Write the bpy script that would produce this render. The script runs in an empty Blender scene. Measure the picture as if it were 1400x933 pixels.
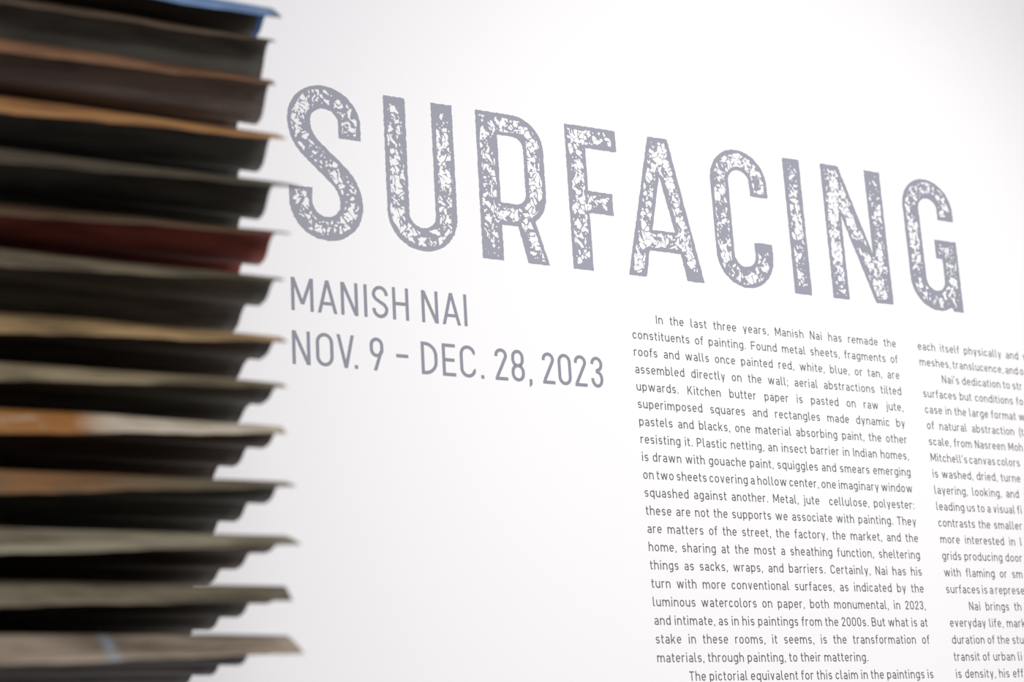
import bpy, math, random
import numpy as np

# ---------------------------------------------------------------- basics
SC = bpy.context.scene
COL = SC.collection
U = 0.023            # one line spacing of the wall text, in metres
HZ = 2.12            # height of the text's reference line above the floor


def W3(X, Y, Z=0.0):
    """wall coordinates (right, up, out of the wall; in line spacings) -> world metres"""
    return (X * U, -Z * U, Y * U + HZ)


# ---------------------------------------------------------------- camera
from mathutils import Matrix
cd = bpy.data.cameras.new('camera')
cam = bpy.data.objects.new('camera', cd)
COL.objects.link(cam)
R = [[0.8716511173382687, -0.07845419290304746, -0.48380705788444917],
     [-0.056855778824190725, 0.96425667059985, -0.25879817158930407],
     [0.4868179845251919, 0.25308894250757696, 0.8360348300897121]]
cl = W3(-56.96035783434057, -29.07256186907383, 84.92893596703814)
m = Matrix(((R[0][0], R[0][1], R[0][2], cl[0]),
            (-R[2][0], -R[2][1], -R[2][2], cl[1]),
            (R[1][0], R[1][1], R[1][2], cl[2]),
            (0, 0, 0, 1)))
cam.matrix_world = m
cd.sensor_width = 36.0
cd.sensor_fit = 'HORIZONTAL'
cd.lens = 2576.8 * 36.0 / 1400.0
cd.clip_start = 0.05
cd.dof.use_dof = True
cd.dof.focus_distance = 105.5 * U
cd.dof.aperture_fstop = 2.9
SC.camera = cam

# ---------------------------------------------------------------- view and light
SC.view_settings.view_transform = 'Standard'
SC.view_settings.look = 'None'
SC.view_settings.gamma = 1.0
SC.view_settings.use_curve_mapping = False
SC.view_settings.exposure = 0.0

wd = bpy.data.worlds.new('gallery')
SC.world = wd
wd.use_nodes = True
wd.node_tree.nodes['Background'].inputs['Color'].default_value = (1.0, 0.97, 0.95, 1)
wd.node_tree.nodes['Background'].inputs['Strength'].default_value = 0.22


def aim(o, tgt):
    from mathutils import Vector
    d = Vector(tgt) - o.location
    o.rotation_euler = d.to_track_quat('-Z', 'Y').to_euler()


def area_light(name, loc, tgt, sx, sy, power, color):
    l = bpy.data.lights.new(name, 'AREA')
    l.shape = 'RECTANGLE'
    l.size = sx
    l.size_y = sy
    l.energy = power
    l.color = color
    o = bpy.data.objects.new(name, l)
    COL.objects.link(o)
    o.location = loc
    aim(o, tgt)
    return o


def spot_light(name, loc, tgt, power, angle, blend, size, color):
    l = bpy.data.lights.new(name, 'SPOT')
    l.energy = power
    l.spot_size = math.radians(angle)
    l.spot_blend = blend
    l.shadow_soft_size = size
    l.color = color
    o = bpy.data.objects.new(name, l)
    COL.objects.link(o)
    o.location = loc
    aim(o, tgt)
    return o


area_light('ceiling_softbox', (0.0, -4.6, 3.9), (0.0, -0.2, 1.7), 4.5, 1.6, 188, (0.985, 0.975, 1.0))
spot_light('track_spot', (0.75, -3.3, 3.8), (0.22, 0.0, 1.90), 262, 31, 1.0, 0.06, (1.0, 0.99, 0.985))

# ---------------------------------------------------------------- materials


def mat(name, color, rough=0.6, metal=0.0, spec=0.5):
    mt = bpy.data.materials.new(name)
    mt.use_nodes = True
    b = mt.node_tree.nodes['Principled BSDF']
    b.inputs['Base Color'].default_value = (*color, 1)
    b.inputs['Roughness'].default_value = rough
    b.inputs['Metallic'].default_value = metal
    b.inputs['Specular IOR Level'].default_value = spec
    return mt


def lin(r, g, b):
    f = lambda c: (c / 255 / 12.92) if c / 255 <= 0.04045 else ((c / 255 + 0.055) / 1.055) ** 2.4
    return (f(r), f(g), f(b))


def wall_paint(name, color, scale, strength):
    mt = mat(name, color, 0.75, 0, 0.25)
    nt = mt.node_tree
    b = nt.nodes['Principled BSDF']
    tc = nt.nodes.new('ShaderNodeTexCoord')
    n = nt.nodes.new('ShaderNodeTexNoise')
    n.inputs['Scale'].default_value = scale
    n.inputs['Detail'].default_value = 3
    bp = nt.nodes.new('ShaderNodeBump')
    bp.inputs['Strength'].default_value = strength
    bp.inputs['Distance'].default_value = 0.0005
    nt.links.new(tc.outputs['Object'], n.inputs['Vector'])
    nt.links.new(n.outputs['Fac'], bp.inputs['Height'])
    nt.links.new(bp.outputs['Normal'], b.inputs['Normal'])
    return mt


def metal_mat(name, base, dark, rust=None, rust_amt=0.0, rust_x=None, blot=None, rough=0.62, seed=0.0, end_paint=None):
    """weathered sheet metal: streaks along the sheet, dark grime, optional rust and blots.
    rust_x = (x0, x1): rust fades out from x0 to x1 along the sheet (metres)"""
    mt = mat(name, base, rough, 0.25, 0.35)
    nt = mt.node_tree
    L = nt.links
    b = nt.nodes['Principled BSDF']
    tc = nt.nodes.new('ShaderNodeTexCoord')

    def noise(scale_vec, detail=4, rough_=0.6, off=0.0):
        mp = nt.nodes.new('ShaderNodeMapping')
        mp.inputs['Scale'].default_value = scale_vec
        mp.inputs['Location'].default_value = (seed + off, seed * 1.7 + off, off)
        n = nt.nodes.new('ShaderNodeTexNoise')
        n.inputs['Scale'].default_value = 1.0
        n.inputs['Detail'].default_value = detail
        n.inputs['Roughness'].default_value = rough_
        L.new(tc.outputs['Object'], mp.inputs['Vector'])
        L.new(mp.outputs['Vector'], n.inputs['Vector'])
        return n.outputs['Fac']

    def ramp(fac, a, c):
        r = nt.nodes.new('ShaderNodeMapRange')
        r.inputs['From Min'].default_value = a
        r.inputs['From Max'].default_value = c
        L.new(fac, r.inputs['Value'])
        return r.outputs['Result']

    def mix(fac, c1, c2):
        mx = nt.nodes.new('ShaderNodeMix')
        mx.data_type = 'RGBA'
        L.new(fac, mx.inputs[0])
        for s, c in ((mx.inputs[6], c1), (mx.inputs[7], c2)):
            if isinstance(c, tuple):
                s.default_value = (*c, 1)
            else:
                L.new(c, s)
        return mx.outputs[2]

    def mul(a, c):
        mm = nt.nodes.new('ShaderNodeMath')
        mm.operation = 'MULTIPLY'
        for s, v in ((mm.inputs[0], a), (mm.inputs[1], c)):
            if isinstance(v, float):
                s.default_value = v
            else:
                L.new(v, s)
        return mm.outputs[0]

    col = mix(ramp(noise((9, 60, 60)), 0.43, 0.64), base, dark)
    if rust:
        f = mul(ramp(noise((22, 70, 70), off=3.1), 0.28, 0.48), float(rust_amt))
        if rust_x:
            sx = nt.nodes.new('ShaderNodeSeparateXYZ')
            L.new(tc.outputs['Object'], sx.inputs[0])
            f = mul(f, ramp(sx.outputs['X'], rust_x[1], rust_x[0]))
        col = mix(f, col, rust)
    if blot:
        bc, bx, bw = blot
        sx = nt.nodes.new('ShaderNodeSeparateXYZ')
        L.new(tc.outputs['Object'], sx.inputs[0])
        sb = nt.nodes.new('ShaderNodeMath')
        sb.operation = 'SUBTRACT'
        L.new(sx.outputs['X'], sb.inputs[0])
        sb.inputs[1].default_value = bx
        ab = nt.nodes.new('ShaderNodeMath')
        ab.operation = 'ABSOLUTE'
        L.new(sb.outputs[0], ab.inputs[0])
        f = mul(ramp(ab.outputs[0], bw, bw * 0.3), ramp(noise((60, 150, 150), off=7.7), 0.38, 0.62))
        col = mix(mul(f, 0.7), col, bc)
    if end_paint:
        ec, ex = end_paint
        sx = nt.nodes.new('ShaderNodeSeparateXYZ')
        L.new(tc.outputs['Object'], sx.inputs[0])
        col = mix(ramp(sx.outputs['X'], ex - 0.001, ex), col, ec)
    L.new(col, b.inputs['Base Color'])
    bp = nt.nodes.new('ShaderNodeBump')
    bp.inputs['Strength'].default_value = 0.25
    bp.inputs['Distance'].default_value = 0.001
    L.new(noise((40, 120, 120), off=1.3), bp.inputs['Height'])
    L.new(bp.outputs['Normal'], b.inputs['Normal'])
    return mt


M_WALL = wall_paint('white_wall_paint', (0.86, 0.855, 0.86), 260, 0.15)
M_FLOOR = wall_paint('polished_concrete', (0.27, 0.235, 0.22), 6, 0.1)
M_TITLE = mat('grey_title_vinyl', lin(146, 148, 159), 0.55, 0, 0.3)
M_NAME = mat('grey_name_vinyl', lin(134, 136, 147), 0.55, 0, 0.3)
M_TEXT = mat('dark_grey_text_vinyl', (0.112, 0.105, 0.098), 0.6, 0, 0.3)

# ---------------------------------------------------------------- object helpers


def mesh_obj(name, verts, faces, mats, parent=None, smooth=False, mat_idx=None):
    me = bpy.data.meshes.new(name)
    me.from_pydata(verts, [], faces)
    for mm in (mats if isinstance(mats, (list, tuple)) else [mats]):
        me.materials.append(mm)
    if mat_idx is not None:
        me.polygons.foreach_set('material_index', mat_idx)
    if smooth:
        me.polygons.foreach_set('use_smooth', [True] * len(me.polygons))
    me.update()
    o = bpy.data.objects.new(name, me)
    COL.objects.link(o)
    if parent:
        o.parent = parent
    return o


def thing(name, label, cat, loc, group=None):
    o = bpy.data.objects.new(name, None)
    COL.objects.link(o)
    o.location = loc
    o.empty_display_size = 0.05
    tag(o, label, cat, group)
    return o


def tag(o, label, cat, group=None):
    o['label'] = label
    o['category'] = cat
    if group:
        o['group'] = group


def slab(name, x0, x1, y0, y1, z0, z1, mt):
    v = [(x, y, z) for x in (x0, x1) for y in (y0, y1) for z in (z0, z1)]
    f = [(0, 1, 3, 2), (4, 6, 7, 5), (0, 4, 5, 1), (2, 3, 7, 6), (0, 2, 6, 4), (1, 5, 7, 3)]
    o = mesh_obj(name, v, f, mt)
    o['kind'] = 'structure'
    return o


# ---------------------------------------------------------------- the setting
slab('wall_back', -4.0, 4.5, 0.0, 0.12, 0.0, 4.2, M_WALL)
slab('floor', -4.0, 4.5, -5.0, 0.12, -0.1, 0.0, M_FLOOR)

# ---------------------------------------------------------------- corrugated sheets
PERIOD = 3.2
X_RIGHT = -29.0
THICK = 0.036


def corrugated_sheet(tip_z, tip_y, tip_y_far, crest, valley, x_right, mats, seed, tilt, back_z=0.12):
    """one sheet: corrugations run along the wall, its back edge on the wall, front lip at tip_z
    drooping from tip_y at the right end to tip_y_far further along"""
    rnd = random.Random(seed)
    z_crest = 18.25

    def prof(z):
        c = math.cos(2 * math.pi * (z - z_crest) / PERIOD)
        c = math.tanh(1.4 * c) / math.tanh(1.4)     # slightly flattened crests and valleys
        return valley + (crest - valley) * 0.5 * (1 + c) - tilt * max(0.0, 16.65 - z)

    nl = 8
    nz = 12 * 7
    zs = [tip_z - (tip_z - z_crest) * i / nl for i in range(nl)]
    zs += [z_crest - (z_crest - back_z) * i / nz for i in range(nz + 1)]
    k = len(zs)
    n_x = 64
    xs = [x_right - 46.0 * i / n_x for i in range(n_x + 1)]
    ph = [rnd.uniform(0, 6.28) for _ in range(6)]
    verts = []
    for x in xs:
        f = min(1.5, (x_right - x) / 11.2)
        tip = tip_y + (tip_y_far - tip_y) * f
        wav = 0.03 * math.sin(0.35 * x + ph[0]) + 0.02 * math.sin(0.9 * x + ph[1])
        for side in (0, 1):
            for i, z in enumerate(zs):
                if i < nl:
                    t = (z - z_crest) / (tip_z - z_crest)
                    y = crest + (tip - crest) * t ** 1.25
                    dz = t * (0.05 * math.sin(0.8 * x + ph[2]) + 0.03 * math.sin(2.1 * x + ph[3]))
                    dy = t * (0.02 * math.sin(1.3 * x + ph[4]) + 0.012 * math.sin(3.7 * x + ph[5]))
                else:
                    y, dz, dy = prof(z), 0.0, 0.0
                verts.append((x - x_right, -(z + dz), y + dy + wav * 0.6 - (THICK if side == 1 else 0.0)))
    faces, idx = [], []
    for i in range(n_x):
        a, c = i * 2 * k, (i + 1) * 2 * k
        for j in range(k - 1):
            faces.append((a + j, c + j, c + j + 1, a + j + 1)); idx.append(0)
            faces.append((a + k + j, a + k + j + 1, c + k + j + 1, c + k + j)); idx.append(1)
        faces.append((a, a + k, c + k, c)); idx.append(0)
        faces.append((a + k - 1, c + k - 1, c + 2 * k - 1, a + 2 * k - 1)); idx.append(1)
    for i, flip in ((0, False), (n_x, True)):
        a = i * 2 * k
        for j in range(k - 1):
            f = (a + j, a + j + 1, a + k + j + 1, a + k + j)
            faces.append(f if not flip else f[::-1]); idx.append(1)
    verts = [(x * U, y * U, z * U) for x, y, z in verts]
    o = mesh_obj('corrugated_metal_sheet', verts, faces, mats, None, True, idx)
    o.location = W3(x_right, 0, 0)
    return o


# lip depth, lip height at the right end and further left, crest, valley, end offset, top colour, top grime, underside colour, options, label
SHEETS = [
    (19.44, 4.08, 3.83, 5.02, 4.40, 0.0, lin(132, 166, 208), lin(82, 108, 146), lin(84, 76, 66), dict(blot=(lin(95, 72, 62), 0.0, 0.014)), 'blue painted corrugated metal sheet, topmost of the stack on the wall'),
    (18.68, 3.30, 3.07, 3.62, 2.25, 0.0, lin(105, 88, 70), lin(66, 56, 46), lin(104, 100, 92), dict(), 'dark grey-brown corrugated sheet directly under the blue sheet'),
    (18.57, 1.47, 1.11, 1.80, 0.55, 0.0, lin(128, 94, 66), lin(90, 62, 44), lin(126, 116, 110), dict(), 'corrugated sheet with dull brown edge and grey underside, third from the stack top'),
    (19.54, -1.28, -1.70, -0.58, -1.56, 0.0, lin(172, 128, 82), lin(120, 78, 48), lin(104, 104, 98), dict(), 'corrugated sheet with bright tan-orange front edge, second above the red sheet'),
    (21.10, -3.87, -4.25, -2.70, -3.62, 0.0, lin(92, 84, 68), lin(62, 56, 46), lin(96, 94, 86), dict(), 'dull olive corrugated sheet directly above the brick-red sheet, its tip longest'),
    (19.72, -5.34, -5.77, -4.78, -5.60, 0.0, lin(108, 88, 68), lin(78, 56, 44), lin(160, 84, 72), dict(), 'corrugated sheet with brick-red painted underside, sixth from the stack top'),
    (18.94, -6.98, -7.52, -6.66, -7.27, 0.0, lin(118, 108, 88), lin(74, 68, 56), lin(104, 100, 92), dict(), 'grey-olive corrugated sheet directly below the brick-red sheet'),
    (19.06, -9.55, -10.08, -9.10, -9.52, 0.0, lin(168, 140, 100), lin(104, 86, 60), lin(84, 74, 66), dict(), 'corrugated sheet with warm tan front edge, second below the brick-red sheet'),
    (18.94, -11.35, -11.81, -10.99, -11.37, 0.0, lin(150, 136, 108), lin(92, 82, 64), lin(84, 80, 72), dict(), 'beige-edged corrugated sheet directly above the rust and white edged sheet'),
    (18.82, -13.13, -13.75, -12.73, -13.20, 0.0, lin(200, 188, 170), lin(140, 128, 104), lin(88, 70, 60), dict(rust=lin(146, 98, 48), rust_amt=1.0, rust_x=(-0.19, -0.155)), 'corrugated sheet whose front edge is orange rust at left and whitish at right'),
    (19.54, -15.39, -16.04, -14.96, -15.46, 0.0, lin(122, 112, 90), lin(82, 74, 58), lin(84, 84, 78), dict(rust=lin(146, 104, 66), rust_amt=0.8, rust_x=(-0.22, -0.08)), 'olive-brown rust-tinged corrugated sheet directly below the rust and white edged sheet'),
    (19.87, -17.67, -18.22, -17.06, -17.42, 0.0, lin(164, 156, 134), lin(112, 103, 84), lin(90, 74, 62), dict(), 'pale grey-olive corrugated sheet, third from the bottom of the frame'),
    (18.96, -19.58, -19.97, -18.98, -19.37, 0.0, lin(124, 115, 95), lin(80, 73, 59), lin(84, 80, 72), dict(), 'plain dull olive-grey corrugated sheet, second from the bottom of the frame'),
    (19.86, -21.71, -22.08, -20.86, -21.36, 0.0, lin(165, 150, 132), lin(110, 97, 84), lin(78, 74, 70), dict(blot=(lin(150, 175, 195), -0.165, 0.007)), 'mottled grey-beige corrugated sheet with a small pale blue mark, lowest one in the photo'),
]
TILT = [0.02, 0.02, 0.02, 0.02, 0.02, 0.04, 0.10, 0.06, 0.07, 0.03, 0.05, 0.045, 0.035, 0.02]
for i, (tz, ty, tf, cr, va, dx, top, grime, under, opt, label) in enumerate(SHEETS):
    seed = 1.37 * i + 0.5
    mt_top = metal_mat('sheet_top_paint', top, grime, seed=seed, **opt)
    mt_und = metal_mat('sheet_underside', under, tuple(c * 0.5 for c in under), seed=seed + 11,
                       end_paint=((lin(70, 110, 165), -0.006) if i == 0 else None))
    o = corrugated_sheet(tz, ty, tf, cr, va, X_RIGHT + dx, [mt_top, mt_und], 100 + i, TILT[i])
    tag(o, label, 'metal sheet', 'corrugated metal sheets stacked on the wall')

# ---------------------------------------------------------------- stroke lettering


def arc(cx, cy, rx, ry, a0, a1, n=9):
    return [(cx + rx * math.cos(math.radians(a0 + (a1 - a0) * i / n)),
             cy + ry * math.sin(math.radians(a0 + (a1 - a0) * i / n))) for i in range(n + 1)]


def strip(pts, s, closed=False):
    """quads along a polyline with mitred joints, butt ends"""
    P = [pts[0]]
    for q in pts[1:]:
        if math.hypot(q[0] - P[-1][0], q[1] - P[-1][1]) > 1e-5:
            P.append(q)
    if closed and math.hypot(P[0][0] - P[-1][0], P[0][1] - P[-1][1]) < 1e-5:
        P.pop()
    n = len(P)
    Ls, Rs = [], []
    for i in range(n):
        a = P[i - 1] if (i > 0 or closed) else None
        c = P[(i + 1) % n] if (i < n - 1 or closed) else None
        p = P[i]
        ns = []
        for u, v in ((a, p), (p, c)):
            if u is None or v is None:
                continue
            dx, dy = v[0] - u[0], v[1] - u[1]
            l = math.hypot(dx, dy)
            ns.append((-dy / l, dx / l))
        nx, ny = sum(q[0] for q in ns) / len(ns), sum(q[1] for q in ns) / len(ns)
        l2 = max(nx * nx + ny * ny, 0.25)
        nx, ny = nx / l2 * s / 2, ny / l2 * s / 2
        Ls.append((p[0] + nx, p[1] + ny))
        Rs.append((p[0] - nx, p[1] - ny))
    out = []
    for i in range(n if closed else n - 1):
        j = (i + 1) % n
        out.append([Rs[i], Rs[j], Ls[j], Ls[i]])
    return out


def diag(x0, y0, x1, y1, s):
    """straight stroke with horizontally cut ends"""
    l = math.hypot(x1 - x0, y1 - y0)
    h = s / 2 * l / abs(y1 - y0)
    if y1 < y0:
        x0, y0, x1, y1 = x1, y1, x0, y0
    return [[(x0 - h, y0), (x0 + h, y0), (x1 + h, y1), (x1 - h, y1)]]


def rect(x0, y0, x1, y1):
    return [[(x0, y0), (x1, y0), (x1, y1), (x0, y1)]]


XH = 0.735


def glyph(c, W, s):
    """convex quads of one character: cap height 1, baseline 0, from x = 0 to W, stroke s"""
    h = s / 2
    r = (W - s) / 2
    cx = W / 2
    X = XH
    ry = min(r * 1.08, (X - s) / 2)
    G = []

    def oval(y0, y1, w0=0.0, w1=None):
        w1 = W if w1 is None else w1
        rr = (w1 - w0 - s) / 2
        q = min(rr * 1.1, (y1 - y0 - s) / 2)
        c0 = (w0 + w1) / 2
        return (arc(c0, y1 - h - q, rr, q, 0, 180, 12) + arc(c0, y0 + h + q, rr, q, 180, 360, 12))

    if c in 'oO0':
        G += strip(oval(0, X if c == 'o' else 1), s, True)
    elif c in 'bdpqg':
        G += strip(oval(0, X), s, True)
        if c == 'b': G += rect(0, 0, s, 1.03)
        if c == 'd': G += rect(W - s, 0, W, 1.03)
        if c == 'p': G += rect(0, -0.22, s, X)
        if c == 'q': G += rect(W - s, -0.22, W, X)
        if c == 'g': G += strip([(W - h, X), (W - h, 0.0)] + arc(cx, 0.0, r, 0.19, 0, -90, 7) + [(0.10, -0.19)], s)
    elif c == 'a':
        G += strip([(W - h, 0), (W - h, X - h - ry)] + arc(cx, X - h - ry, r, ry, 0, 150, 10), s)
        yb = 0.43
        q = (yb - s / 2 - h) / 2
        G += strip([(W - h, yb - h + 0.0)] + [(h + q, yb - h)] + arc(h + q, h + q, q, q, 90, 270, 9)[0:] + [(W - h - 0.08, h), (W - h, h + 0.05)], s)
    elif c == 'c':
        G += strip(arc(cx, X - h - ry, r, ry, 15, 180, 11) + arc(cx, h + ry, r, ry, 180, 345, 11), s)
    elif c == 'e':
        G += strip([(W - h, X * 0.44)] + arc(cx, X - h - ry, r, ry, 0, 180, 12) + arc(cx, h + ry, r, ry, 180, 325, 11), s)
        G += rect(s * 0.8, X * 0.44, W - s * 0.2, X * 0.44 + s * 0.9)
    elif c == 'f':
        x = W * 0.38
        G += strip([(x, 0), (x, 0.82)] + arc(x + 0.17, 0.82, 0.17, 1.03 - h - 0.82, 180, 90, 6) + [(W + 0.02, 1.03 - h)], s)
        G += rect(0, X - s, W, X)
    elif c == 't':
        x = W * 0.36
        G += strip([(x, 0.94), (x, 0.2)] + arc(x + 0.15, 0.2, 0.15, 0.2 - h, 180, 270, 6) + [(W, h)], s)
        G += rect(0, X - s, W, X)
    elif c in 'hn':
        G += rect(0, 0, s, 1.03 if c == 'h' else X)
        G += strip(arc(cx, X - h - ry, r, ry, 175, 0, 11) + [(W - h, 0)], s)
    elif c == 'm':
        w2 = (W + s) / 2
        r2 = (w2 - s) / 2
        G += rect(0, 0, s, X)
        for o in (0, w2 - s):
            G += strip([(o + a, b) for a, b in arc(w2 / 2, X - h - ry, r2, ry, 175, 0, 10)] + [(o + w2 - h, 0)], s)
    elif c == 'r':
        G += rect(0, 0, s, X)
        q = W - h
        G += strip(arc(h + q * 0.8, X - h - ry, q * 0.8, ry, 175, 90, 7) + [(W, X - h)], s)
    elif c == 'u':
        G += rect(W - s, 0, W, X)
        G += strip([(h, X), (h, h + ry)] + arc(cx, h + ry, r, ry, 180, 355, 11), s)
    elif c == 'i':
        G += rect(cx - h, 0, cx + h, X) + rect(cx - h * 1.1, 0.88, cx + h * 1.1, 1.02)
    elif c == 'j':
        x = W - h
        G += strip([(x, X), (x, -0.06)] + arc(x - 0.12, -0.06, 0.12, 0.13, 0, -90, 6) + [(x - 0.17, -0.19)], s)
        G += rect(x - h * 1.1, 0.88, x + h * 1.1, 1.02)
    elif c == 'l':
        G += strip([(h, 1.03), (h, 0.17)] + arc(h + 0.12, 0.17, 0.12, 0.17 - h, 180, 270, 6) + [(W, h)], s)
    elif c == 'k':
        G += rect(0, 0, s, 1.03) + diag(s, 0.28, W - s * 0.7, X, s) + diag(W - s * 0.6, 0, W * 0.42, X * 0.62, s)
    elif c == 's':
        q = (X - s) / 4
        yt, yb = X - h - q, h + q
        G += strip(arc(cx, yt, r, q, 25, 180, 9) + arc(cx * 0.72, yt, r * 0.55, q, 180, 262, 5)[1:] +
                   arc(cx * 1.28, yb, r * 0.55, q, 82, 0, 5) + arc(cx, yb, r, q, 0, -155, 9)[1:], s)
    elif c in 'vV':
        H = X if c == 'v' else 1
        G += diag(cx, 0, h * 1.05, H, s) + diag(cx, 0, W - h * 1.05, H, s)
    elif c == 'w':
        x1, x2 = W * 0.28, W * 0.72
        G += diag(x1, 0, h, X, s) + diag(x1, 0, cx, X, s) + diag(x2, 0, cx, X, s) + diag(x2, 0, W - h, X, s)
    elif c == 'y':
        G += diag(cx, 0, h, X, s)
        k = (W - h - cx) / X
        G += diag(cx - k * 0.22, -0.22, W - h, X, s)
    elif c == 'x':
        G += diag(h, 0, W - h, X, s) + diag(h, X, W - h, 0, s)
    elif c == 'z':
        G += rect(0, X - s, W, X) + rect(0, 0, W, s) + diag(h * 1.6, s, W - h * 1.6, X - s, s)
    elif c == 'I':
        G += rect(cx - h, 0, cx + h, 1)
    elif c == 'A':
        G += diag(h * 1.05, 0, cx, 1, s) + diag(W - h * 1.05, 0, cx, 1, s) + rect(W * 0.2, 0.24, W * 0.8, 0.24 + s * 0.95)
    elif c == 'B':
        q = 0.25 - h / 2
        for y0, y1, w in ((0.5 - h, 1, W * 0.94), (0, 0.5 + h, W)):
            q = (y1 - y0 - s) / 2
            G += strip([(0, y1 - h), (w - h - q, y1 - h)] + arc(w - h - q, (y0 + y1) / 2, q, q, 90, -90, 10) + [(0, y0 + h)], s)
        G += rect(0, 0, s, 1)
    elif c == 'C':
        q = r * 1.05
        G += strip([(W - h, 0.74)] + arc(cx, 1 - h - q, r, q, 0, 180, 12) + arc(cx, h + q, r, q, 180, 360, 12) + [(W - h, 0.26)], s)
    elif c == 'D':
        q = min(W - s, 0.36)
        G += strip([(s, 1 - h), (W - h - q, 1 - h)] + arc(W - h - q, 1 - h - q, q, q, 90, 0, 8) +
                   arc(W - h - q, h + q, q, q, 0, -90, 8) + [(s, h)], s) + rect(0, 0, s, 1)
    elif c in 'EF':
        G += rect(0, 0, s, 1) + rect(s, 1 - s, W, 1) + rect(s, 0.5 - h, W * 0.92, 0.5 + h)
        if c == 'E': G += rect(s, 0, W, s)
    elif c == 'H':
        G += rect(0, 0, s, 1) + rect(W - s, 0, W, 1) + rect(s, 0.5 - h, W - s, 0.5 + h)
    elif c == 'K':
        G += rect(0, 0, s, 1) + diag(s, 0.36, W - s * 0.7, 1, s) + diag(W - s * 0.6, 0, W * 0.38, 0.62, s)
    elif c == 'M':
        G += rect(0, 0, s, 1) + rect(W - s, 0, W, 1) + diag(cx, 0.2, h * 1.1, 1, s * 0.98) + diag(cx, 0.2, W - h * 1.1, 1, s * 0.98)
    elif c == 'N':
        G += rect(0, 0, s, 1) + rect(W - s, 0, W, 1) + diag(W - h * 1.12, 0, h * 1.12, 1, s)
    elif c == 'P':
        q = 0.25
        G += rect(0, 0, s, 1) + strip([(s, 1 - h), (W - h - q, 1 - h)] + arc(W - h - q, 1 - h - q, q, q, 90, -90, 10) + [(s, 1 - h - 2 * q)], s)
    elif c == 'S':
        q = (1 - s) / 4
        yt, yb = 1 - h - q * 1.02, h + q * 1.02
        G += strip([(W - h, yt - 0.02)] + arc(cx, yt, r, q, 0, 180, 12) + [(h + 0.01, yt - 0.05), (h + r * 0.35, yt - q * 0.62), (cx, 0.5),
                   (W - h - r * 0.35, yb + q * 0.62), (W - h - 0.01, yb + 0.05)] + arc(cx, yb, r, q, 0, -180, 12) + [(h, yb + 0.02)], s)
    elif c == 'T':
        G += rect(0, 1 - s, W, 1) + rect(cx - h, 0, cx + h, 1 - s)
    elif c == '2':
        q = r
        G += strip([(h, 1 - h - q - 0.04)] + arc(cx, 1 - h - q, r, q, 180, -28, 13) + [(h * 1.25, s)], s) + rect(0, 0, W, s)
    elif c == '3':
        qt, qb = (0.48 - s) / 2 + 0.01, (0.54 - s) / 2 + 0.01
        yt, yb = 1 - h - qt, h + qb
        G += strip([(h, yt + 0.0)] + arc(cx, yt, r, qt, 180, -50, 12) + [(cx * 0.85, 0.53)], s)
        G += strip([(cx * 0.85, 0.53)] + arc(cx, yb, r, qb, 55, -180, 13) + [(h, yb + 0.02)], s)
    elif c == '8':
        G += strip(oval(0.5 - h, 1, W * 0.03, W * 0.97), s, True) + strip(oval(0, 0.5 + h), s, True)
    elif c == '9':
        G += strip(oval(0.40, 1), s, True) + diag(W * 0.36, 0, W - h * 1.4, 0.60, s)
    elif c == '.':
        G += rect(cx - s * 0.52, 0, cx + s * 0.52, s * 1.08)
    elif c == ',':
        G += [[(cx - h, 0.05 - 0.02), (cx - h, -0.16), (cx + h, -0.06), (cx + h, s)]]
        G += rect(cx - h, 0.0, cx + h, s)
    elif c in ':;':
        G += rect(cx - h, XH - s * 1.05 - 0.06, cx + h, XH - 0.06)
        G += rect(cx - h, 0, cx + h, s * 1.05)
        if c == ';':
            G += [[(cx - h, 0.0), (cx - h, -0.16), (cx + h, -0.06), (cx + h, 0.0)]]
    elif c == "'":
        G += rect(cx - h, 0.74, cx + h, 1.0)
    elif c == '(':
        G += strip(arc(W + 0.28, 0.42, 0.28 + W - h, 0.85, 132, 228, 10), s)
    elif c == '-':
        G += rect(0, 0.5 - h, W, 0.5 + h)
    return G


WID = dict(a=.54, b=.58, c=.51, d=.58, e=.56, f=.34, g=.57, h=.58, i=.16, j=.22, k=.57, l=.24, m=.95, n=.58, o=.57, p=.58,
           q=.58, r=.37, s=.50, t=.33, u=.58, v=.54, w=.92, x=.55, y=.54, z=.5, I=.14, M=.82, N=.66, F=.58, K=.66, P=.62, T=.60,
           C=.62, B=.64)
WID.update({'.': .15, ',': .14, ':': .14, ';': .14, "'": .13, '(': .2, '0': .57, '2': .52, '3': .53})
CAPH = 0.51
ST = 0.122
GAP = 0.185


def add_poly(verts, faces, poly, x, y, sc, depth):
    a = sum(poly[i][0] * poly[(i + 1) % len(poly)][1] - poly[(i + 1) % len(poly)][0] * poly[i][1] for i in range(len(poly)))
    if a < 0:
        poly = poly[::-1]
    b = len(verts)
    for px, py in poly:
        verts.append(((x + px * sc) * U, -depth, (y + py * sc) * U))
    faces.append(tuple(range(b, b + len(poly))))


def word_width(w):
    return CAPH * (sum(WID[c] for c in w) + GAP * (len(w) - 1)) if w else 0.0


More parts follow.
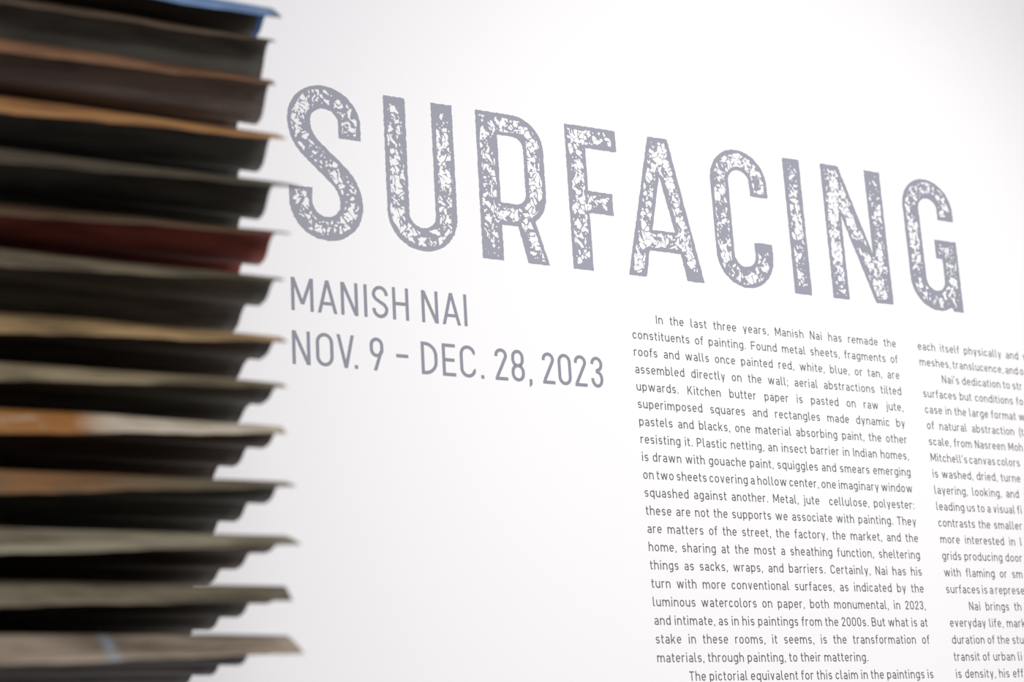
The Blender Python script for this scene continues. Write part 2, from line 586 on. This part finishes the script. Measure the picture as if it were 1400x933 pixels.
def text_line(text, x0, row, x1=None, gap=None, parent=None, org=(0, 0)):
    words = text.split(' ')
    total = sum(word_width(w) for w in words)
    k = 1.0
    if x1 is not None and len(words) > 1:
        gap = (x1 - x0 - total) / (len(words) - 1)
        if gap < 0.18:                       # tightly set line: letters condense a little
            k = (x1 - x0 - 0.18 * (len(words) - 1)) / total
            gap = 0.18
    verts, faces = [], []
    x = x0
    n = 0
    for w in words:
        for c in w:
            for poly in glyph(c, WID[c] * k, ST):
                add_poly(verts, faces, poly, x - org[0], -row - org[1], CAPH, 0.00012 + 0.000012 * (n % 7))
                n += 1
            x += CAPH * (WID[c] + GAP) * k
        x += gap - (CAPH * GAP * k if w else 0.0)
    return mesh_obj('text_line', verts, faces, M_TEXT, parent)


COLW = 19.22
COL2 = 20.97
PAR1 = [
    ('In the last three years, Manish Nai has remade the', 1.66),
    ('constituents of painting. Found metal sheets, fragments of', 0),
    ('roofs and walls once painted red, white, blue, or tan, are', 0),
    ('assembled directly on the wall; aerial abstractions tilted', 0),
    ('upwards. Kitchen butter paper is pasted on raw jute,', 0),
    ('superimposed squares and rectangles made dynamic by', 0),
    ('pastels and blacks, one material absorbing paint, the other', 0),
    ('resisting it. Plastic netting, an insect barrier in Indian homes,', 0),
    ('is drawn with gouache paint, squiggles and smears emerging', 0),
    ('on two sheets covering a hollow center, one imaginary window', 0),
    ('squashed against another. Metal, jute  cellulose, polyester:', 0),
    ('these are not the supports we associate with painting. They', 0),
    ('are matters of the street, the factory, the market, and the', 0),
    ('home, sharing at the most a sheathing function, sheltering', 0),
    ('things as sacks, wraps, and barriers. Certainly, Nai has his', 0),
    ('turn with more conventional surfaces, as indicated by the', 0),
    ('luminous watercolors on paper, both monumental, in 2023,', 0),
    ('and intimate, as in his paintings from the 2000s. But what is at', 0),
    ('stake in these rooms, it seems, is the transformation of', 0),
    ('materials, through painting, to their mattering.', 0),
]
TXT_GROUP = 'paragraphs of small wall text'


def paragraph(label, x, row):
    return thing('text_paragraph', label, 'wall text', W3(x, -row, 0), TXT_GROUP)


pa = paragraph('long complete paragraph of small dark grey text filling the left text column', 0, 20)
for i, (t, ind) in enumerate(PAR1):
    row = i + 1
    end = COLW if i < 19 else 14.48
    text_line(t, ind, row, end, None, pa, (0, -20))
pb = paragraph('single indented line of small grey text starting under the left column\'s long paragraph', 1.66, 21)
text_line('The pictorial equivalent for this claim in the paintings is', 2.0, 21, COLW, None, pb, (1.66, -21))

C2A = [('each itself physically and v', 0, .40), ('meshes, translucence, and o', 0, .19)]
C2B = [("Nai's dedication to str", 1.66, .24), ('surfaces but conditions fo', 0, .30), ('case in the large format w', 0, .27),
       ('of natural abstraction (t', 0, .44), ('scale, from Nasreen Moh', 0, .28), ("Mitchell's canvas colors", 0, .18),
       ('is washed, dried, turne', 0, .30), ('layering, looking, and', 0, .38), ('leading us to a visual fi', 0, .22),
       ('contrasts the smaller', 0, .31), ('more interested in l', 0, .43), ('grids producing door', 0, .27),
       ('with flaming or sm', 0, .43), ('surfaces is a represe', 0, .19)]
C2C = [('Nai brings th', 1.66, .44), ('everyday life, mark', 0, .29), ('duration of the stu', 0, .25),
       ('transit of urban li', 0, .27), ('is density, his eff', 0, .29)]
row = 1
for label, lines in (('two light grey text lines at the very top of the right text column', C2A),
                     ('long light grey paragraph in the middle of the right text column', C2B),
                     ('short paragraph of five lines at the bottom of the right text column', C2C)):
    last = row + len(lines) - 1
    pp = paragraph(label, COL2, last)
    for t, ind, g in lines:
        text_line(t, COL2 + ind, row, None, g, pp, (COL2, -last))
        row += 1

# ---------------------------------------------------------------- name and date lines


def lettering(name, label, base, height, items, stroke):
    root = thing(name, label, 'wall lettering', W3(items[0][1], base, 0), 'large lettering on the wall')
    ox = items[0][1]
    for c, x0, x1 in items:
        kind = 'digit' if c.isdigit() else ('letter' if c.isalpha() else 'punctuation_mark')
        verts, faces = [], []
        w = (x1 - x0) / height
        for n, poly in enumerate(glyph(c, w, stroke / height)):
            add_poly(verts, faces, poly, x0 - ox, 0, height, 0.00012 + 0.000012 * (n % 9))
        mesh_obj(kind, verts, faces, M_NAME, root)
    return root


lettering('name_lettering', 'line of thin grey capitals without numbers, between the big distressed title and the dates', -2.19, 1.77,
          [('M', -20.60, -19.37), ('A', -19.15, -18.05), ('N', -17.84, -16.87), ('I', -16.54, -16.34), ('S', -16.06, -15.14),
           ('H', -14.89, -13.95), ('N', -13.19, -12.21), ('A', -11.98, -10.88), ('I', -10.67, -10.48)], 0.185)
lettering('date_lettering', 'line of thin grey capitals and digits giving the exhibition dates', -5.02, 1.77,
          [('N', -20.62, -19.63), ('O', -19.32, -18.35), ('V', -18.16, -17.17), ('.', -17.19, -16.99), ('9', -16.30, -15.52),
           ('-', -14.80, -14.10), ('D', -13.35, -12.39), ('E', -12.11, -11.32), ('C', -11.06, -10.10), ('.', -9.83, -9.63),
           ('2', -8.95, -8.18), ('8', -7.95, -7.13), (',', -6.87, -6.69), ('2', -6.02, -5.25), ('0', -5.03, -4.19),
           ('2', -3.98, -3.20), ('3', -2.93, -2.15)], 0.185)

# ---------------------------------------------------------------- distressed title letters
TB, TT = 1.75, 10.39
SW = 1.30


def ellipse_path(*parts):
    out = []
    for p in parts:
        out += p
    return out


def bez(p0, p1, p2, p3, n=14):
    r = []
    for i in range(n + 1):
        t = i / n
        a, b, c, d = (1 - t) ** 3, 3 * t * (1 - t) ** 2, 3 * t * t * (1 - t), t ** 3
        r.append((a * p0[0] + b * p1[0] + c * p2[0] + d * p3[0], a * p0[1] + b * p1[1] + c * p2[1] + d * p3[1]))
    return r


def outline(pts, s=SW):
    """one closed outline around a stroked path"""
    q = strip(pts, s)
    right = [q[0][0]] + [k[1] for k in q]
    left = [q[0][3]] + [k[2] for k in q]
    return right + left[::-1]


def box(x0, y0, x1, y1):
    return [(x0, y0), (x1, y0), (x1, y1), (x0, y1)]


# each letter: list of solid outlines, list of counter (hole) outlines, list of stroke ends that stay solid
TITLE = [
    ('S', [outline([(-17.0, 7.52), (-17.0, 8.3)] + arc(-18.45, 8.3, 1.45, 1.43, 0, 180, 24) +
                   bez((-19.9, 8.3), (-19.9, 7.15), (-19.2, 6.75), (-18.45, 6.07)) +
                   bez((-18.45, 6.07), (-17.7, 5.4), (-17.02, 4.95), (-17.02, 3.82)) +
                   arc(-18.46, 3.82, 1.44, 1.43, 0, -180, 24) + [(-19.9, 4.57)])], [], [(-17.0, 7.5), (-19.9, 4.6)]),
    ('U', [outline([(-14.30, TT), (-14.30, 3.85)] + arc(-12.86, 3.85, 1.44, 1.44, 180, 360, 26) + [(-11.42, TT)])], [],
     [(-14.3, TT), (-11.42, TT)]),
    ('R', [box(-9.32, TB, -8.0, TT),
           outline([(-8.6, 9.74), (-7.05, 9.74)] + arc(-7.05, 8.42, 1.32, 1.32, 90, 0, 14) + arc(-7.05, 5.78, 1.32, 1.32, 0, -90, 14) + [(-8.6, 4.46)]),
           [(-7.12, 4.4), (-6.0, 4.6), (-5.10, TB), (-6.47, TB)]], [], [(-8.66, TB), (-5.8, TB)]),
    ('F', [box(-3.58, TB, -2.26, TT), box(-3.0, 9.08, -0.16, TT), box(-3.0, 5.17, -0.66, 6.48)], [], [(-2.9, TB), (-0.2, 9.7), (-0.7, 5.8)]),
    ('A', [[(0.08, TB), (2.07, TT), (3.44, TT), (5.29, TB), (4.09, TB), (3.76, 3.36), (1.62, 3.36), (1.29, TB)]],
     [[(2.68, 8.0), (3.48, 4.63), (1.93, 4.63)]], [(0.6, TB), (4.7, TB), (2.75, TT)]),
    ('C', [outline([(9.80, 7.55), (9.80, 8.35)] + arc(8.39, 8.35, 1.41, 1.41, 0, 180, 24) + arc(8.39, 3.82, 1.41, 1.41, 180, 360, 24) + [(9.80, 4.65)])],
     [], [(9.8, 7.5), (9.8, 4.65)]),
    ('I', [box(11.84, TB, 13.12, TT)], [], [(12.5, TB), (12.5, TT)]),
    ('N', [box(14.74, TB, 15.99, TT), box(18.2, TB, 19.43, TT), [(14.76, TT), (16.13, TT), (19.41, TB), (18.04, TB)]], [],
     [(15.3, TB), (18.8, TT), (15.2, TT)]),
    ('G', [outline([(24.51, 7.75), (24.51, 8.4)] + arc(23.11, 8.4, 1.4, 1.36, 0, 180, 24) + arc(23.11, 3.75, 1.4, 1.4, 180, 360, 24) +
                   [(24.51, 6.4)]),
           box(23.36, 5.15, 25.14, 6.4), [(23.9, 3.6), (25.14, 3.8), (25.13, TB - 0.03), (24.3, TB), (24.15, 2.1)]], [], [(24.5, 7.7), (24.7, TB)]),
]


def poly_sd(px, py, poly):
    """signed distance (positive inside) from grid points to a polygon"""
    P = np.array(poly)
    n = len(P)
    d2 = np.full(px.shape, 1e9)
    inside = np.zeros(px.shape, bool)
    for i in range(n):
        a, b = P[i], P[(i + 1) % n]
        ex, ey = b - a
        L2 = ex * ex + ey * ey
        if L2 < 1e-12:
            continue
        t = np.clip(((px - a[0]) * ex + (py - a[1]) * ey) / L2, 0, 1)
        d2 = np.minimum(d2, (px - a[0] - t * ex) ** 2 + (py - a[1] - t * ey) ** 2)
        cond = (a[1] > py) != (b[1] > py)
        if abs(ey) > 1e-12:
            inside ^= cond & (px < a[0] + (py - a[1]) * ex / ey)
    d = np.sqrt(d2)
    return np.where(inside, d, -d)


def vnoise(px, py, scale, seed):
    rs = np.random.RandomState(seed)
    T = rs.rand(64, 64)
    x, y = px / scale + 20, py / scale + 20
    xi, yi = np.floor(x).astype(int), np.floor(y).astype(int)
    fx, fy = x - xi, y - yi
    fx, fy = fx * fx * (3 - 2 * fx), fy * fy * (3 - 2 * fy)
    g = lambda a, b: T[a % 64, b % 64]
    return (g(xi, yi) * (1 - fx) + g(xi + 1, yi) * fx) * (1 - fy) + (g(xi, yi + 1) * (1 - fx) + g(xi + 1, yi + 1) * fx) * fy


def worley(px, py, cell, seed):
    """nearest, second nearest distance and the random value of the nearest cell"""
    rs = np.random.RandomState(seed)
    JX, JY, V = rs.rand(64, 64), rs.rand(64, 64), rs.rand(64, 64)
    x, y = px / cell + 20, py / cell + 20
    xi, yi = np.floor(x).astype(int), np.floor(y).astype(int)
    f1 = np.full(px.shape, 9.0)
    f2 = np.full(px.shape, 9.0)
    val = np.zeros(px.shape)
    for dx in (-1, 0, 1):
        for dy in (-1, 0, 1):
            a, b = (xi + dx) % 64, (yi + dy) % 64
            d = np.hypot(xi + dx + JX[a, b] - x, yi + dy + JY[a, b] - y)
            near = d < f1
            f2 = np.where(near, f1, np.minimum(f2, d))
            val = np.where(near, V[a, b], val)
            f1 = np.where(near, d, f1)
    return f1 * cell, f2 * cell, val


def title_letter(idx, solids, holes, ends, ox, parent):
    step = 0.036
    allp = np.array([p for s in solids for p in s])
    x0, y0 = allp.min(0) - 0.15
    x1, y1 = allp.max(0) + 0.15
    nx, ny = int((x1 - x0) / step) + 2, int((y1 - y0) / step) + 2
    gx, gy = np.meshgrid(x0 + np.arange(nx) * step, y0 + np.arange(ny) * step)
    # rough cut edge
    wx = (vnoise(gx, gy, 0.11, idx + 1) - 0.5) * 0.05
    wy = (vnoise(gx, gy, 0.13, idx + 31) - 0.5) * 0.05
    f = np.full(gx.shape, -9.0)
    for s in solids:
        f = np.maximum(f, poly_sd(gx + wx, gy + wy, s))
    for s in holes:
        f = np.minimum(f, -poly_sd(gx + wx, gy + wy, s))
    # distance to the outer edge for the solid rim
    by, bx = np.nonzero((f > 0) & (f < step * 1.5))
    pts = np.stack([gx[by, bx], gy[by, bx]], 1)
    # keep only points truly on the edge of the union
    ins = f > 0
    edge = np.zeros_like(ins)
    edge[1:-1, 1:-1] = ins[1:-1, 1:-1] & ~(ins[:-2, 1:-1] & ins[2:, 1:-1] & ins[1:-1, :-2] & ins[1:-1, 2:])
    ey, ex = np.nonzero(edge)
    E = np.stack([gx[ey, ex], gy[ey, ex]], 1)
    iy, ix = np.nonzero(ins)
    Q = np.stack([gx[iy, ix], gy[iy, ix]], 1)
    dist = np.zeros(gx.shape)
    dd = np.empty(len(Q))
    for k in range(0, len(Q), 2000):
        q = Q[k:k + 2000]
        dd[k:k + 2000] = np.sqrt(((q[:, None, :] - E[None, :, :]) ** 2).sum(2).min(1))
    dist[iy, ix] = dd
    # ragged shards, thin slivers and specks worn out of the vinyl
    sx = gx + (vnoise(gx, gy, 0.35, idx + 61) - 0.5) * 0.30
    sy = gy + (vnoise(gx, gy, 0.35, idx + 91) - 0.5) * 0.30
    wear = 0.62 + 0.9 * (vnoise(gx, gy, 1.3, idx + 7) - 0.5)
    for (tx, ty) in ends:
        wear -= 0.55 * np.exp(-((gx - tx) ** 2 + (gy - ty) ** 2) / 0.9)
    rim = dist - (0.13 + 0.16 * vnoise(gx, gy, 0.5, idx + 17))
    wear = wear + np.clip(rim, -0.3, 0.35) * 0.7
    a1, a2, v = worley(sx, sy * 0.85, 0.30, idx + 11)
    shard = np.where(v < wear * 0.66, (a2 - a1) - 0.042, -1)
    b1, b2, v2 = worley(sx * 1.25 + sy * 0.5, sy * 0.7 - sx * 0.35, 0.20, idx + 23)
    sliver = np.where(v2 < wear * 0.42, (b2 - b1) - 0.045, -1)
    c1, c2, v3 = worley(gx, gy, 0.20, idx + 37)
    speck = np.where(v3 < 0.35 * wear + 0.15, 0.05 - c1, -1)
    hole = np.maximum(np.maximum(shard, sliver), speck)
    hole = np.minimum(hole, rim)
    g = np.minimum(f, -hole)
    # polygonise: runs of full cells, cut cells at the boundary
    pos = g > 0
    verts, faces = [], []

    def P(x, y):
        verts.append(((x - ox) * U, -0.00015, (y - TB) * U))
        return len(verts) - 1
    for j in range(ny - 1):
        ya, yb = y0 + j * step, y0 + (j + 1) * step
        full = pos[j, :-1] & pos[j, 1:] & pos[j + 1, :-1] & pos[j + 1, 1:]
        part = (pos[j, :-1] | pos[j, 1:] | pos[j + 1, :-1] | pos[j + 1, 1:]) & ~full
        i = 0
        fl = np.nonzero(np.diff(np.concatenate(([0], full.astype(int), [0]))))[0]
        for a, b in zip(fl[::2], fl[1::2]):
            xa, xb = x0 + a * step, x0 + b * step
            faces.append((P(xa, ya), P(xb, ya), P(xb, yb), P(xa, yb)))
        for i in np.nonzero(part)[0]:
            xa, xb = x0 + i * step, x0 + (i + 1) * step
            cs = [(xa, ya, g[j, i]), (xb, ya, g[j, i + 1]), (xb, yb, g[j + 1, i + 1]), (xa, yb, g[j + 1, i])]
            poly = []
            for q in range(4):
                p, r = cs[q], cs[(q + 1) % 4]
                if p[2] > 0:
                    poly.append((p[0], p[1]))
                if (p[2] > 0) != (r[2] > 0):
                    t = p[2] / (p[2] - r[2])
                    poly.append((p[0] + t * (r[0] - p[0]), p[1] + t * (r[1] - p[1])))
            if len(poly) >= 3:
                faces.append(tuple(P(*q) for q in poly))
    return mesh_obj('letter', verts, faces, M_TITLE, parent)


root = thing('title_lettering', 'big distressed grey capital letters of the exhibition title, white specks worn through', 'wall lettering',
             W3(-20.55, TB, 0), 'large lettering on the wall')
for i, (c, solids, holes, ends) in enumerate(TITLE):
    title_letter(i * 101 + 5, solids, holes, ends, -20.55, root)
